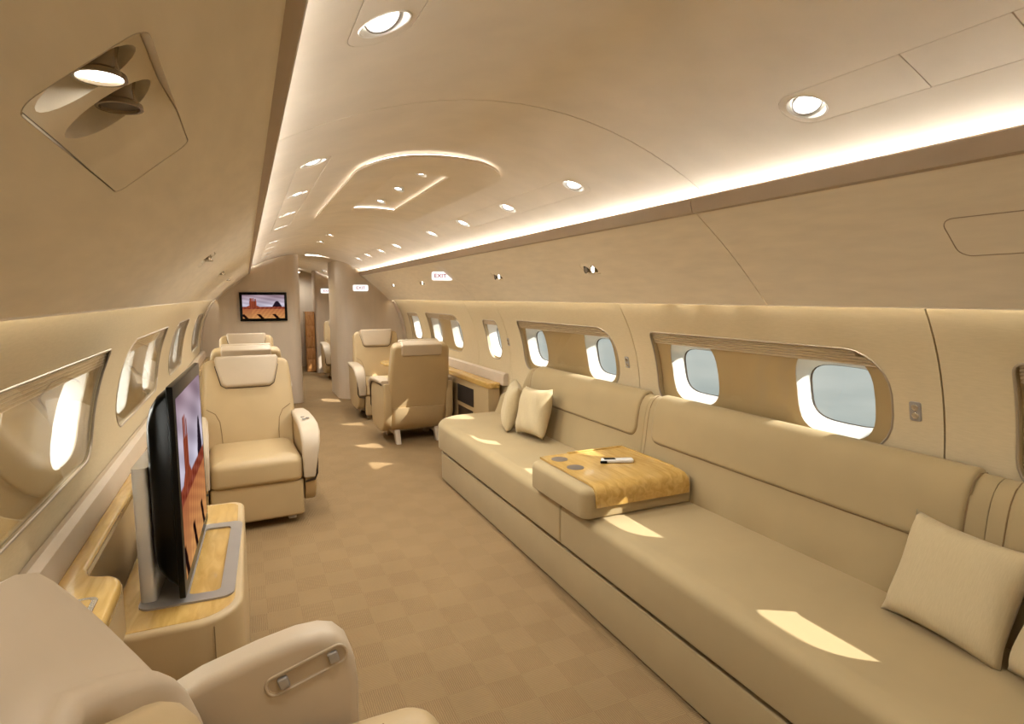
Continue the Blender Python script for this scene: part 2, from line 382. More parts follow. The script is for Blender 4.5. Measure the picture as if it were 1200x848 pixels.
# ------------------------------------------------------------------ side walls, overheads, windows
OVH = {1: [], -1: []}
PSU_Y, PSU_T = (.548, .925), (.150, .264)
OVH[-1].append(rrect(PSU_Y[0], PSU_Y[1], PSU_T[0], PSU_T[1], .018))
READ = {1: [2.63, 3.86, 5.83, 7.09], -1: [2.62, 4.17, 5.66]}
RT = .245
for s in (1, -1):
    for y in READ[s]: OVH[s].append(rrect(y - .075, y + .075, RT - .042, RT + .042, .03, 4))
win_n = 0
for s, side, MOD in ((1, 'right', MODR), (-1, 'left', MODL)):
    root = thing('wall_' + side, kind='structure'); f = wallf(s)
    # outer hull skin with the window holes
    bm = nb(); sheet(bm, [(Y0, -.06), (Y1, -.06), (Y1, 1.47), (Y0, 1.47)], [p for m in MOD for p in outer(m)], lambda y, z, o: Vector((CX + s * (max(WU(z), 1.20) + .115 + o), y, z)), (.5, .1), .01)
    obj('outer_skin', bm, 'gap', root)
    seams = ([Y0, 1.09, 2.70, 4.50, 5.25, 6.98, 8.19] if s > 0 else [Y0, 8.19]) + [9.7, Y1]
    for a, b in zip(seams, seams[1:]):
        bm = nb(); sheet(bm, [(a + .003, .0), (b - .003, .0), (b - .003, 1.47), (a + .003, 1.47)], [rim_poly(m, s) for m in MOD if a < (m[0] + m[1]) / 2 < b], f, (.25, .06), .028)
        obj('panel', bm, 'wall', root)
    oroot = thing('trim_%d' % (2 if s > 0 else 3), kind='structure'); fo = overf(s)
    os_ = ([Y0, 1.64, 4.75, 8.19, Y1] if s > 0 else [Y0, 8.19, Y1])
    for a, b in zip(os_, os_[1:]):
        hl = [h for h in OVH[s] if a < h[0][0] < b]
        bm = nb(); sheet(bm, [(a + .002, 0), (b - .002, 0), (b - .002, OL), (a + .002, OL)], hl, fo, (.2, .06), .012)
        obj('overhead_panel', bm, 'overhead', oroot)
        # the cornice lip above it and the lower return
        P = [(.682, 1.742), (.682, 1.762), (.690, 1.768), (.698, 1.762), (.70, 1.735), (.80, 1.738), (.80, 1.722), (.70, 1.712), (.690, 1.716)]
        bm = nb(); ring_loft(bm, [[Vector((CX + s * u, y, z)) for u, z in P] for y in (a + .002, b - .002)]); obj('cornice', bm, 'lip', oroot)
        bm = nb(); ring_loft(bm, [[Vector((CX + s * u, y, z)) for u, z in ((1.075, 1.386), (1.083, 1.386), (1.083, 1.402), (1.079, 1.404))] for y in (a + .002, b - .002)]); obj('lower_edge', bm, 'overhead', oroot)
    for a, b in ((Y0 + .02, 8.17), (8.24, YB2 - .03)):
        bm = nb(); box(bm, .735, .762, a, b, 1.739, 1.745); 
        for v in bm.verts: v.co.x = CX + s * v.co.x
        obj('cove_light_strip', bm, 'cove', oroot)
        bm = nb(); box(bm, 1.083, 1.089, a, b, 1.412, 1.424)
        for v in bm.verts: v.co.x = CX + s * v.co.x
        obj('wash_light_strip', bm, 'wash', oroot)
    for m in MOD:
        win_n += 1; wr = thing('window_%d' % win_n, kind='structure')
        rp = rim_poly(m, s); pans = panes(m); y0, y1, _ = m
        lo = [(y0 - .05, ZB - .05), (y1 + .05, ZB - .05), (y1 + .05, ZT + .05), (y0 - .05, ZT + .05)]
        bm = nb(); sheet(bm, lo, pans, lambda y, z, o: f(y, z, .030 + o), (.12, .06), .004); obj('recess_liner', bm, 'liner', wr)
        for p, po in zip(pans, outer(m)):
            q = inset(p, -.003)
            bm = nb(); ring_loft(bm, [[f(y, z, o) for y, z in P_] for o, P_ in ((.0295, p), (.036, p), (.112, inset(po, -.002)), (.117, inset(po, -.002)))], caps=False)
            ring_loft(bm, [[f(y, z, o) for y, z in P_] for o, P_ in ((.033, inset(p, -.014)), (.117, inset(po, -.016)))], caps=False)
            obj('reveal', bm, 'white', wr)
            bm = nb(); pa = inset(po, -.004); bm.faces.new([bm.verts.new(f(y, z, .100)) for y, z in pa]); obj('pane', bm, 'pane', wr)
        # bright rim around the opening
        bm = nb(); tube(bm, [f(y, z, .001) for y, z in dens(rp, (.12, .06))], .0045, 6, True); obj('rim', bm, 'rimmetal', wr)
        # pleated shade packed at the top of the recess
        bm = nb()
        for k in range(5):
            z = ZT - .006 - .011 * k
            ring_loft(bm, [[f(y, z + dz, o) for dz, o in ((0, .012), (-.0055, .006), (-.010, .012), (-.010, .026), (0, .026))] for y in np.linspace(y0 + (.12 if k < 2 and y1 - y0 > .6 and s > 0 else .03), y1 - .012, 6)])
        obj('pleated_shade', bm, 'shade', wr, ang=20)
        if y1 - y0 > .6:
            bm = nb(); sheet(bm, inset(rp, .004), [], lambda y, z, o: f(y, z, .006 + o), (.2, .06), .002); obj('cover_glass', bm, 'glass', wr)

# pale rails along the walls above the ledges
for s, nm, a, b in ((-1, 'trim_4', .2, 8.15), (1, 'trim_5', 4.55, 8.15)):
    bm = nb(); P = [(1.235, .66), (1.285, .655), (1.285, .76), (1.265, .765), (1.245, .752), (1.238, .72)]
    ring_loft(bm, [[Vector((CX + s * u, y, z)) for u, z in P] for y in (a, b)]); tag(obj(nm, bm, 'trimpale'), kind='structure')

# ------------------------------------------------------------------ ceiling
LX = .505
RROW = [1.045, 2.16, 2.83, 3.52, 4.19, 5.30, 5.95, 6.62, 7.25]
ROWS = [(CX + .51, y) for y in RROW] + [(CX - .525, y - .02) for y in RROW]
MIDL = [(-.01, 5.6), (-.01, 6.32)]
DOOR = (.17, 8.28)
MED = [(-.0, 2.63), (.0, 3.05), (.0, 3.48)]
cl = thing('ceiling', kind='structure')
HR = .046
cs = [Y0, 1.61, 4.75, 8.19, Y1]
STR = []   # strip panels set in the ceiling: (x0,x1,y0,y1, pieces)
for sx in (1, -1):
    for (a, b, br) in ((-.9, 1.11, [-.1, .60, .79]), (2.08, 4.30, []), (5.20, 7.36, [])):
        STR.append((CX + sx * .51 + (-.015 if sx < 0 else 0), a, b, br))
for a, b in zip(cs, cs[1:]):
    hl = [rrect(c - .058, c + .058, p, q, .057, 6) for c, p, q, _ in STR if a < (p + q) / 2 < b]
    hl += [ell(x, y, .035, .035, 16) for x, y in MIDL if a < y < b]
    hl += [rrect(DOOR[0] - .16, DOOR[0] + .16, DOOR[1] - .03, DOOR[1] + .03, .02)] if a < DOOR[1] < b else []
    bm = nb(); sheet(bm, [(CX - .80, a + .002), (CX + .80, a + .002), (CX + .80, b - .002), (CX - .80, b - .002)], hl, ceilf, (.08, .25), .012); obj('panel', bm, 'ceiling', cl)
for c, p, q, br in STR:
    ed = [p] + br + [q]
    for i, (a, b) in enumerate(zip(ed, ed[1:])):
        r0 = .055 if i == 0 else .002; r1 = .055 if i == len(ed) - 2 else .002
        P = rrect(c - .0565, c + .0565, a + .0012, b - .0012, (r0, r0, r1, r1), 6)
        hl = [ell(x, y, HR, HR, 20) for x, y in ROWS + [(CX + .51, -.45), (CX - .525, -.45)] if abs(x - c) < .05 and a < y < b]
        bm = nb(); sheet(bm, P, hl, ceilf, (.04, .3), .010); obj('light_panel', bm, 'ceiling', cl)

def downlight(label, group):
    t = thing('ceiling_downlight', label=label, cat='light', group=group)
    bm = nb(); lathe(bm, [(.050, .0035), (.0475, -.001), (.044, 0), (.041, .012), (.036, .036), (.0, .037)]); obj('reflector_cup', bm, 'white', t)
    Mt = Matrix.Translation((.002, .006, .016)) @ Matrix.Rotation(-.35, 4, 'X')
    bm = nb(); lathe(bm, [(.031, -.004), (.034, -.005), (.035, .004), (.031, .004), (.031, -.004)], Mt); obj('ring', bm, 'grey', t)
    bm = nb(); disc(bm, .0308, 0, Mt); obj('lens', bm, 'lens', t)
    return t
def lamp(name, loc, power, parent, size=140, rad=.03, blend=.8, col=(1, .98, .93), aim=None):
    L = bpy.data.lights.new(name, 'SPOT'); L.energy = power; L.spot_size = math.radians(size); L.spot_blend = blend; L.shadow_soft_size = rad; L.color = col
    o = bpy.data.objects.new(name, L); COL.objects.link(o); o.location = loc; o.parent = parent
    if aim: o.rotation_euler = Vector(aim).to_track_quat('-Z', 'Y').to_euler()
    return o
ordn = ['nearest', 'second', 'third', 'fourth', 'fifth', 'sixth', 'seventh', 'eighth', 'ninth']
d0 = downlight('x', 'recessed downlights along the ceiling'); first = True
for i, (x, y) in enumerate(ROWS):
    o = d0 if first else copy_tree(d0); first = False
    k = i % 9; sd = 'right, sofa-side' if i < 9 else 'left, television-side'
    o['label'] = f'round recessed downlight, {ordn[k]} from the camera in the {sd} row'
    o.location = ceilf(x, y, -.001); o.rotation_euler = (0, math.atan(.8 * (x - CX)), 0)
    lamp('lamp', (0, 0, -.012), DOWN_W, o)
for x, sd in ((CX + .51, 'right'), (CX - .525, 'left')):  # unseen pair, added to even out the light on the ceiling
    o = copy_tree(d0); o['label'] = f'added unseen downlight behind the camera in the {sd} light panel'; o.location = ceilf(x, -.45, -.001); o.rotation_euler = (0, math.atan(.8 * (x - CX)), 0)
    lamp('lamp', (0, 0, -.012), DOWN_W * 1.5, o)
for i, (x, y) in enumerate(MIDL):
    o = copy_tree(d0); o['label'] = f'small round downlight on the ceiling centre line beyond the oval panel, {"nearer" if i == 0 else "farther"} one'
    o['group'] = 'small downlights on the ceiling centre line'; o.location = ceilf(x, y, -.001); o.scale = (.75,) * 3
# doorway light
t = thing('doorway_light', ceilf(*DOOR, -.001), label='slim oblong lit ceiling light just before the doorway', cat='light')
bm = nb(); puck(bm, rrect(-.15, .15, -.022, .022, .02), -.004, .006, .002, .002); obj('lens', bm, 'lens', t)
lamp('lamp', (0, 0, -.02), 2, t)

# ceiling medallion
md = thing('ceiling_medallion', label='raised ceiling panel with a bowed front edge, glowing outline and lit centre slot', cat='ceiling panel')
OUT = [(x, y - .035 * (1 - (x / .31) ** 2) * max(0, (2.9 - y)) / .6 + .03 * (1 - (x / .31) ** 2) * max(0, y - 3.6) / .4) for x, y in dens(rrect(-.315, .305, 2.27, 3.97, (.17, .17, .02, .02), 8), (.08, .3))]
IN = [(-.125, 3.70), (-.115, 2.56), (.12, 2.56), (.135, 3.70)]
ml = lambda x, y, o: Vector((x, y, 1.985 - .40 * (x - CX) ** 2 - .026 + o))
bm = nb(); sheet(bm, OUT, [IN], ml, (.06, .2), .010); obj('plate', bm, 'ceiling', md)
bm = nb(); tube(bm, [ml(x, y, .017) for x, y in dens(inset(OUT if area(OUT) > 0 else OUT[::-1], .030), (.1, .2))], .002, 6, True); obj('outline_glow', bm, 'medal', md)
bm = nb(); tube(bm, [ml(x, y, .017) for x, y in dens(inset(IN if area(IN) > 0 else IN[::-1], -.024), (.1, .2))], .002, 6, True); obj('slot_glow', bm, 'medal', md)
for i, (x, y) in enumerate(MED):
    o = copy_tree(d0); o['label'] = f'small round downlight in the slot of the bowed ceiling panel, {("nearest", "middle", "farthest")[i]} of three'
    o['group'] = 'downlights in the ceiling panel slot'; o.location = ceilf(x, y, -.008); o.scale = (.8, .8, .8)
# ------------------------------------------------------------------ overhead fixtures
def spotlight(bm_body, Mx, r=.026, L=.05):
    lathe(bm_body, [(r * .75, -L), (r * .80, -L * .6), (r * .68, -L * .35), (r * .72, -L * .15), (r * .97, -.004), (r, 0), (r * .86, 0), (r * .82, -.004)], Mx)
# near reading unit with a recessed, tilted face
t = thing('reading_light_unit', label='large recessed reading light unit with two bronze spotlights on the left overhead panel', cat='reading light')
fo = overf(-1); ya, yb = PSU_Y; ta, tb = PSU_T
def psu(y, tt, o):
    k = (y - ya) / (yb - ya); d = .014 * (1 - min(1, max(0, (k - .42) / .16))) 
    return fo(y, tt, d + o)
HOL = [(.612, .207, .029, .048), (.698, .207, .029, .048)]
bm = nb(); sheet(bm, rrect(ya + .0015, yb - .0015, ta + .0015, tb - .0015, .017), [ell(a, b, c, d) for a, b, c, d in HOL], psu, (.02, .03), .003); obj('face_panel', bm, 'overhead', t)
bm = nb(); P = rrect(ya + .0005, yb - .0005, ta + .0005, tb - .0005, .0178); ring_loft(bm, [[fo(y, z, o) for y, z in P] for o in (-.0005, .022)], caps=False); obj('side_wall', bm, 'ceiling', t)
for i, (a, b, c, d) in enumerate(HOL):
    bm = nb(); ring_loft(bm, [[psu(y, z, o) for y, z in ell(a, b, c * k, d * k)] for o, k in ((.0, 1.0), (.012, .97), (.026, .8), (.034, .5))], caps=False); bm.faces.new([bm.verts.new(psu(y, z, .034)) for y, z in ell(a, b, c * .5, d * .5)]); obj('well', bm, 'overhead', t)
    p = psu(a + .004, b - .008, -.004); ax = Vector((.04, -.03, -1)).normalized(); Mx = frame(p, ax.orthogonal(), ax.cross(ax.orthogonal()))
    bm = nb(); spotlight(bm, Mx, .0205, .05); so_ = obj('spotlight', bm, 'spot', t)
    bm = nb(); disc(bm, .0178, -.003, Mx); obj('spot_lens', bm, 'lens' if i == 0 else 'cup', so_)
lamp('lamp', psu(HOL[0][0] + .004, HOL[0][1] - .008, -.016), .6, t, 90, .016, aim=(.04, -.03, -1))
def reading(label):
    r = thing('reading_light', label=label, cat='reading light', group='small twin reading lights on the overhead panels')
    bm = nb(); sheet(bm, rrect(-.073, .073, -.040, .040, .028, 4), [ell(-.034, .004, .024, .026, 14), ell(.034, .004, .024, .026, 14)], lambda a, b, o: Vector((a, b, -o - .001)), (.05, .05), .004); obj('face_panel', bm, 'overhead', r)
    for q in (-1, 1):
        bm = nb(); lathe(bm, [(.026, 0), (.025, -.02), (0, -.022)], Matrix.Translation((q * .034, .004, -.001)), 14); obj('well', bm, 'spot', r)
        Mx = Matrix.Translation((q * .034, .0, .006)) @ Matrix.Rotation(.7, 4, 'X')
        bm = nb(); spotlight(bm, Mx, .019, .03); b_ = obj('spotlight', bm, 'spot', r)
        bm = nb(); disc(bm, .016, -.002, Mx, 12); obj('spot_lens', bm, 'lens' if q < 0 else 'cup', b_)
    return r
r0 = reading('x'); first = True
for s in (1, -1):
    for i, y in enumerate(READ[s]):
        o = r0 if first else copy_tree(r0); first = False
        o['label'] = f'small twin reading light on the {"right overhead panel above the windows" if s > 0 else "left overhead panel"}, {ordn[i]} {"from the camera" if s > 0 else "beyond the large reading unit"}'
        o.matrix_world = ofr(s, y, RT)
# flush oxygen hatch outline (right)
t = thing('overhead_hatch', label='flush rounded hatch cover outlined on the right overhead panel', cat='hatch')
bm = nb(); sheet(bm, rrect(.58, .905, .175, .305, .03), [], lambda y, z, o: overf(1)(y, z, -.0015 + o), (.1, .04), .0014); obj('cover', bm, 'overhead', t)
bm = nb(); tube(bm, [overf(1)(y, z, -.001) for y, z in dens(rrect(.578, .907, .173, .307, .032), (.1, .04))], .0013, 5, True); obj('shadow_gap', bm, 'lip', t)
# exit signs
def exit_sign(Mx, wd, ht, label, dx=0):
    t = thing('exit_sign', label=label, cat='sign', group='lit exit signs'); t.matrix_world = Mx
    bm = nb(); puck(bm, rrect(-wd / 2, wd / 2, -ht / 2, ht / 2, ht * .22), .0, .008, .002, .0); obj('lit_face', bm, 'sign', t)
    text('lettering', 'EXIT', ht * .62, Matrix.Translation((dx, 0, .009)) @ Matrix.Diagonal((1.15, 1, 1, 1)), 'red', t)
    return t
es = exit_sign(frame((.815, 4.85, 1.600), (1, 0, 0), (0, 0, 1)), .185, .075, 'lit white exit sign with red letters on the right overhead panel', -.018)
bm = nb(); box(bm, -.07, .085, -.03, .03, -.10, -.001, .01); obj('housing', bm, 'overhead', es)
lamp('lamp', (.02, .06, .03), .5, es, 150, .02, 1.0, (1, .95, .93), (.5, .6, -.5))

# ------------------------------------------------------------------ bulkheads
def bulk_poly(xa, xb, n=14):
    """section outline between two x positions, reaching out behind the wall panels"""
    top = [(x, CZ(x) + .006) for x in np.linspace(xa, xb, n)]
    return [(xa, 0)] + top + [(xb, 0)]
def sec_top(u):
    if u <= .76: return CZ(CX + u) + .005
    return 1.742 + (u - .76) * (1.40 - 1.742) / (1.12 - .76) + .02
def bulkhead(name, y, xin, sgn, r, depth, m='bulk'):
    """panel from the doorway edge xin out to the wall, with a rounded jamb running back"""
    root = thing(name, kind='structure'); bm = nb()
    us = np.linspace(abs(xin + sgn * r - CX) if True else 0, 1.36, 26)
    # plan path: back of jamb -> round corner -> flat face out to the wall
    path = [(xin, y + depth), (xin, y + r)] + [(xin + sgn * r * (1 - math.cos(a)), y + r * (1 - math.sin(a))) for a in np.linspace(.15, PI / 2, 9)]
    x = path[-1][0]; xe = CX + sgn * 1.085
    path += [(x + (xe - x) * k / 16, y) for k in range(1, 17)]
    zt = lambda px: sec_top(abs(px - CX))
    lo = [bm.verts.new((px, py, 0)) for px, py in path]; hi = [bm.verts.new((px, py, zt(px))) for px, py in path]
    for i in range(len(path) - 1): bm.faces.new((lo[i], lo[i + 1], hi[i + 1], hi[i]))
    # flat crescent between x=1.085 and the bulging wall
    zs = np.linspace(0, 1.40, 12); c0 = [bm.verts.new((xe, y, z)) for z in zs]; c1 = [bm.verts.new((CX + sgn * max(1.086, WU(z) + .012), y, z)) for z in zs]
    for i in range(11): bm.faces.new((c0[i], c0[i + 1], c1[i + 1], c1[i]))
    bmesh.ops.solidify(bm, geom=bm.faces[:], thickness=.001)
    obj('panel', bm, m, root, ang=30)
    return root
bl = bulkhead('wall_far', YB, -.075, -1, .10, .16)
br = bulkhead('wall_far_right', YB, .405, 1, .26, .9)
b2 = bulkhead('wall_back', YB2, .44, 1, .05, .4)
# molding and pale band round the bulkhead, an arch against wall and overhead
t = thing('trim_6', kind='structure')
for s in (1, -1):
    pts = [(CX + s * .70, YB - .012, 1.735), (CX + s * OB[0], YB - .012, 1.40)]
    pts += [(CX + s * (WU(z) - .004), YB - .012, z) for z in np.linspace(1.38, .02, 18)]
    bm = nb(); tube(bm, pts, .014, 6); obj('arch_molding', bm, 'bulk', t)
    pts = [(CX + s * (WU(z) - .012), YB - .10, z) for z in np.linspace(1.37, .02, 18)]
    bm = nb(); sweep(bm, pts, [(-.075, -.004), (.07, -.004), (.07, .010), (-.075, .010)], Vector((0, 1, 0))); obj('arch_band', bm, 'trimpale', t)
exit_sign(frame((.715, YB - .004, 1.545), (1, 0, 0), (0, 0, 1)), .205, .085, 'lit white exit sign on the bulkhead right of the doorway')
exit_sign(frame((.66, YB2 - .004, 1.535), (1, 0, 0), (0, 0, 1)), .215, .085, 'lit white exit sign seen through the doorway on the far bulkhead')
bm = nb(); box(bm, -1.4, 1.4, Y1 - .02, Y1, 0, 2.1); tag(obj('wall_end', bm, 'bulk'), kind='structure')
# wooden cabinets seen through the doorway
t = thing('galley_cabinet', (0, 0, 0), label='honey wood galley cabinet left of the corridor beyond the doorway', cat='cabinet')
bm = nb(); box(bm, -.45, .10, YB2 - .5, YB2 + .5, .02, 1.85, .006); obj('body', bm, 'wood', t)
bm = nb(); box(bm, .10, .108, YB2 - .46, YB2 + .46, 1.0, 1.78, .003); obj('door', bm, 'trimpale', t)
t = thing('drawer_cabinet', label='brown wooden drawer cabinet at the end of the corridor beyond the doorway', cat='cabinet')
bm = nb(); box(bm, .27, .43, YB2 + .1, YB2 + .6, .02, 1.15, .006); obj('body', bm, 'wood2', t)
for k in range(5):
    bm = nb(); box(bm, .285, .415, YB2 + .088, YB2 + .1, .06 + k * .21, .06 + k * .21 + .19, .004); obj('drawer', bm, 'wood2', t)
t = thing('corridor_light', (0.2, YB2 + .7, 1.9), label='lit ceiling light deep in the corridor beyond the doorway', cat='light')
bm = nb(); puck(bm, ell(0, 0, .05, .05), -.008, .004, .002, .002); obj('lens', bm, 'lens', t); lamp('lamp', (0, 0, -.03), 22, t, 170)
for i, y in enumerate((9.0, 9.8, 10.6)):
    for x in (CX + .51, CX - .5):
        o = copy_tree(d0); o['label'] = f'round downlight beyond the doorway, {"right" if x > .2 else "left"} row, {ordn[i]} from it'; o['group'] = 'downlights beyond the doorway'
        o.location = ceilf(x, y, -.014); o.rotation_euler = (0, math.atan(.8 * (x - CX)), 0)
        lamp('lamp', (0, 0, -.012), DOWN_W * 1.3, o)

# ------------------------------------------------------------------ televisions
def picture(nx, nz):
    """a desert at dusk: sky, two buttes, red plain and yellow grass"""
    rng = np.random.RandomState(3); C = np.zeros((nz, nx, 3)); n1 = np.cumsum(rng.randn(nx)) * .004
    for j in range(nz):
        v = j / (nz - 1)
        for i in range(nx):
            u = i / (nx - 1)
            if v > .5:
                k = (v - .5) / .5; c = np.array([.80, .78, .85]) * (1 - k) + np.array([.62, .52, .56]) * k
                c += .10 * math.sin(u * 9 + v * 14) * math.sin(v * 23 + u * 3)
            else:
                k = v / .5; c = np.array([.62, .34, .22]) * k + np.array([.74, .52, .32]) * (1 - k)
                g = math.sin(u * 40 + 25 * (v + .2 * u)) * math.sin(v * 55 - u * 16)
                if v < .40: c = c + np.array([.14, .12, .06]) * (.5 + g * .5) * (1 if u > .22 else .3)
                if v < .18 and math.sin(u * 17 + v * 9) > .75: c = np.array([.12, .05, .04])
                if v > .40: c = np.array([.52, .24, .17]) + .08 * g
            # large butte with towers
            du = u - .25; h = .50 + .12 * max(0, 1 - abs(du) / .16)
            if abs(du) < .085: h = .86 if (abs(du + .05) < .028 or abs(du) < .018) else (.84 if abs(du - .055) < .014 else .74)
            if .46 < v < h and abs(du) < .17: c = np.array([.55, .26, .17]) * (.75 + .45 * (math.sin(u * 160) > 0)) 
            du = u - .82; h = .54 + .2 * max(0, 1 - (du / .10) ** 2)
            if .5 < v < h and abs(du) < .11: c = np.array([.14, .10, .14])
            C[j, i] = np.clip(c, 0.01, 1)
    return C
pm = bpy.data.materials.new('desert_picture'); pm.use_nodes = True; t_ = pm.node_tree; t_.nodes.clear()
at = t_.nodes.new('ShaderNodeAttribute'); at.attribute_name = 'Col'; e = t_.nodes.new('ShaderNodeEmission'); e.inputs[1].default_value = .8; o_ = t_.nodes.new('ShaderNodeOutputMaterial')
t_.links.new(at.outputs['Color'], e.inputs[0]); t_.links.new(e.outputs[0], o_.inputs[0])
PIC = picture(96, 64)
def screen(parent, Mx, wd, ht):
    nz_, nx_, _ = PIC.shape
    V = [Mx @ Vector((-wd / 2 + wd * i / (nx_ - 1), -ht / 2 + ht * j / (nz_ - 1), 0)) for j in range(nz_) for i in range(nx_)]
    Fc = [(j * nx_ + i, j * nx_ + i + 1, (j + 1) * nx_ + i + 1, (j + 1) * nx_ + i) for j in range(nz_ - 1) for i in range(nx_ - 1)]
    me = bpy.data.meshes.new('screen'); me.from_pydata(V, [], Fc); me.materials.append(pm)
    ca = me.color_attributes.new('Col', 'FLOAT_COLOR', 'POINT')
    ca.data.foreach_set('color', np.concatenate([np.array([lin(tuple(c)) for c in PIC.reshape(-1, 3)]), np.ones((nz_ * nx_, 1))], 1).astype(np.float32).ravel())
    o = bpy.data.objects.new('screen', me); COL.objects.link(o); o.parent = parent; o['label'] = 'lit screen showing red desert rock towers'; return o
t = thing('wall_television', (-.525, YB - .002, 1.297), label='flat black television with a desert picture mounted on the far bulkhead', cat='television')
bm = nb(); box(bm, -.282, .282, -.035, 0, -.185, .185, .006); obj('frame', bm, 'black', t)
screen(t, frame((0, -.0362, 0), (1, 0, 0), (0, 0, 1)), .50, .30)
# near television on the console, seen almost edge on
TVR = math.radians(-2.0)
t = thing('television', (-.925, 2.19, .545), TVR, label='large black flat television standing on the wooden console at left', cat='television')
bm = nb(); box(bm, -.018, .0, -.33, .33, .0, .625, .004); obj('bezel', bm, 'black', t)
bm = nb()
B = [[(-.018, y, z) for y, z in rrect(-.325, .325, .03, .615, .02)], [(-.045, y, z) for y, z in rrect(-.322, .322, .05, .595, .03)], [(-.068, y, z) for y, z in rrect(-.31, .31, .07, .56, .05)], [(-.078, y, z) for y, z in rrect(-.29, .29, .10, .53, .05)]]
ring_loft(bm, B); obj('back_shell', bm, 'black', t)
screen(t, frame((.0008, 0, .3125), (0, 1, 0), (0, 0, 1)), .60, .545)
bm = nb(); box(bm, -.05, -.018, -.06, .06, -.012, .05, .004); obj('foot', bm, 'silver', t)
# chrome stand: a tall plate behind bending into an oval foot
t = thing('television_stand', (-.955, 2.19, .5215), TVR, label='polished silver bent plate stand behind the near television', cat='stand')
bm = nb()
pth = [(-.073, 0, .007), (-.073, 0, .04), (-.073, 0, .08), (-.0735, 0, .22), (-.074, 0, .41)]
sweep(bm, pth, rrect(-.28, .28, -.022, .020, .012, 4), Vector((0, 1, 0))); obj('plate', bm, 'standsilver', t)
bm = nb(); sheet(bm, rrect(-.098, .155, -.32, .32, .035), [rrect(.028, .115, -.272, .272, .018)], lambda x, y, o: Vector((x, y, .006 + o)), (.1, .15), -.0062); obj('foot_plate', bm, 'grey', t)
# ------------------------------------------------------------------ console and ledges on the left
t = thing('media_console', label='leather sided console with a glossy wood top under the near television', cat='console')
P = rrect(-1.05, -.785, 1.74, 2.78, (.02, .13, .06, .02), 8)
PU = rrect(-1.13, -.785, 1.74, 2.78, (.02, .13, .06, .02), 8)
bm = nb(); puck(bm, P, .02, .159, .0, .004); puck(bm, PU, .1595, .520, .014, .0); obj('body', bm, 'leather', t)
bm = nb(); puck(bm, rrect(-1.122, -.808, 1.765, 2.755, (.02, .11, .05, .02), 8), .515, .5215, .002, .001); obj('wood_top', bm, 'wood', t)
bm = nb(); box(bm, -.862, -.859, 1.737, 1.741, .03, .505); obj('side_seam', bm, 'seam', t)
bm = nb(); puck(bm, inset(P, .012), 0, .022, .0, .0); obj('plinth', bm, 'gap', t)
t = thing('left_side_ledge', label='low cabinet with a honey wood top running along the left wall under the windows', cat='ledge')
LP = [(-1.214, .25), (-1.07, .25), (-1.068, 1.70)] + [(-1.068 - .05 * (1 - math.cos(a)), 1.70 + .09 * math.sin(a)) for a in np.linspace(.2, PI / 2, 6)] + [(-1.15, 1.805), (-1.17, 1.86), (-1.17, 8.1), (-1.214, 8.1)]
def ledge_body(bm, s, uf, ya, yb, zb, zt):
    """cabinet body whose back follows the bulging wall"""
    P = [(uf, zb), (uf, zt)] + [(min(WU(z) - .008, 1.232), z) for z in np.linspace(zt, zb, 7)]
    P = [p for i, p in enumerate(P) if i < 2 or p[0] > uf + .001]
    ring_loft(bm, [[Vector((CX + s * u, y, z)) for u, z in P] for y in (ya, yb)])
bm = nb(); ledge_body(bm, -1, 1.094, .26, 1.78, .06, .655); ledge_body(bm, -1, 1.194, 1.79, 8.09, .28, .655); obj('body', bm, 'leather', t)
bm = nb(); puck(bm, inset(LP, -.004), .655, .685, .012, .002); obj('wood_top', bm, 'wood', t)
bm = nb(); puck(bm, rrect(-1.20, -1.10, 1.50, 1.66, .02), .685, .689, .002, 0); puck(bm, rrect(-1.19, -1.11, 1.51, 1.65, .015), .685, .6895, .001, 0); obj('control_plate', bm, 'silver', t)
bm = nb(); puck(bm, rrect(-1.188, -1.112, 1.515, 1.645, .012), .689, .6905, .001, 0); obj('plate_inlay', bm, 'wood', t)
t = thing('right_side_ledge', label='low cabinet with a honey wood top along the right wall behind the sofa end', cat='ledge')
bm = nb(); ledge_body(bm, 1, 1.128, 4.62, 8.09, .15, .63); obj('body', bm, 'leather', t)
bm = nb(); puck(bm, rrect(1.135, 1.253, 4.60, 8.1, (.04, .01, .01, .01)), .63, .68, .014, .004); obj('wood_top', bm, 'wood', t)
bm = nb(); box(bm, 1.142, 1.1485, 4.98, 5.42, .40, .57, .003); obj('vent', bm, 'gap', t)
bm = nb(); box(bm, 1.142, 1.1485, 5.0, 5.4, .2, .36, .003); obj('vent', bm, 'dark', t)

# ------------------------------------------------------------------ sofa
sofa = thing('sofa', (0, 0, 0), label='very long cream fabric sofa along the right wall under the windows', cat='sofa')
SY0, SY1 = -.9, 4.53
bm = nb(); puck(bm, rrect(.60, 1.10, SY0, SY1 - .05, (.02, .02, .02, .27), 8), .012, .215, .008, .004); obj('base', bm, 'sofa', sofa)
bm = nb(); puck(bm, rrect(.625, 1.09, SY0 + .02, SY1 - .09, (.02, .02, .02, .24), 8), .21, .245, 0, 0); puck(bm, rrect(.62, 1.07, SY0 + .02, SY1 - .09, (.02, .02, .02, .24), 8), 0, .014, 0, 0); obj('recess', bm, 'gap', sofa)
for a, b, r in ((2.342, SY1, (.012, .012, .05, .30)), (.30, 2.338, .012), (SY0, .296, .012)):
    bm = nb(); puck(bm, rrect(.582, 1.19, a, b, r, 8), .243, .452, .045, .014, n=6, dome=.004); obj('seat_cushion', bm, 'sofa', sofa)
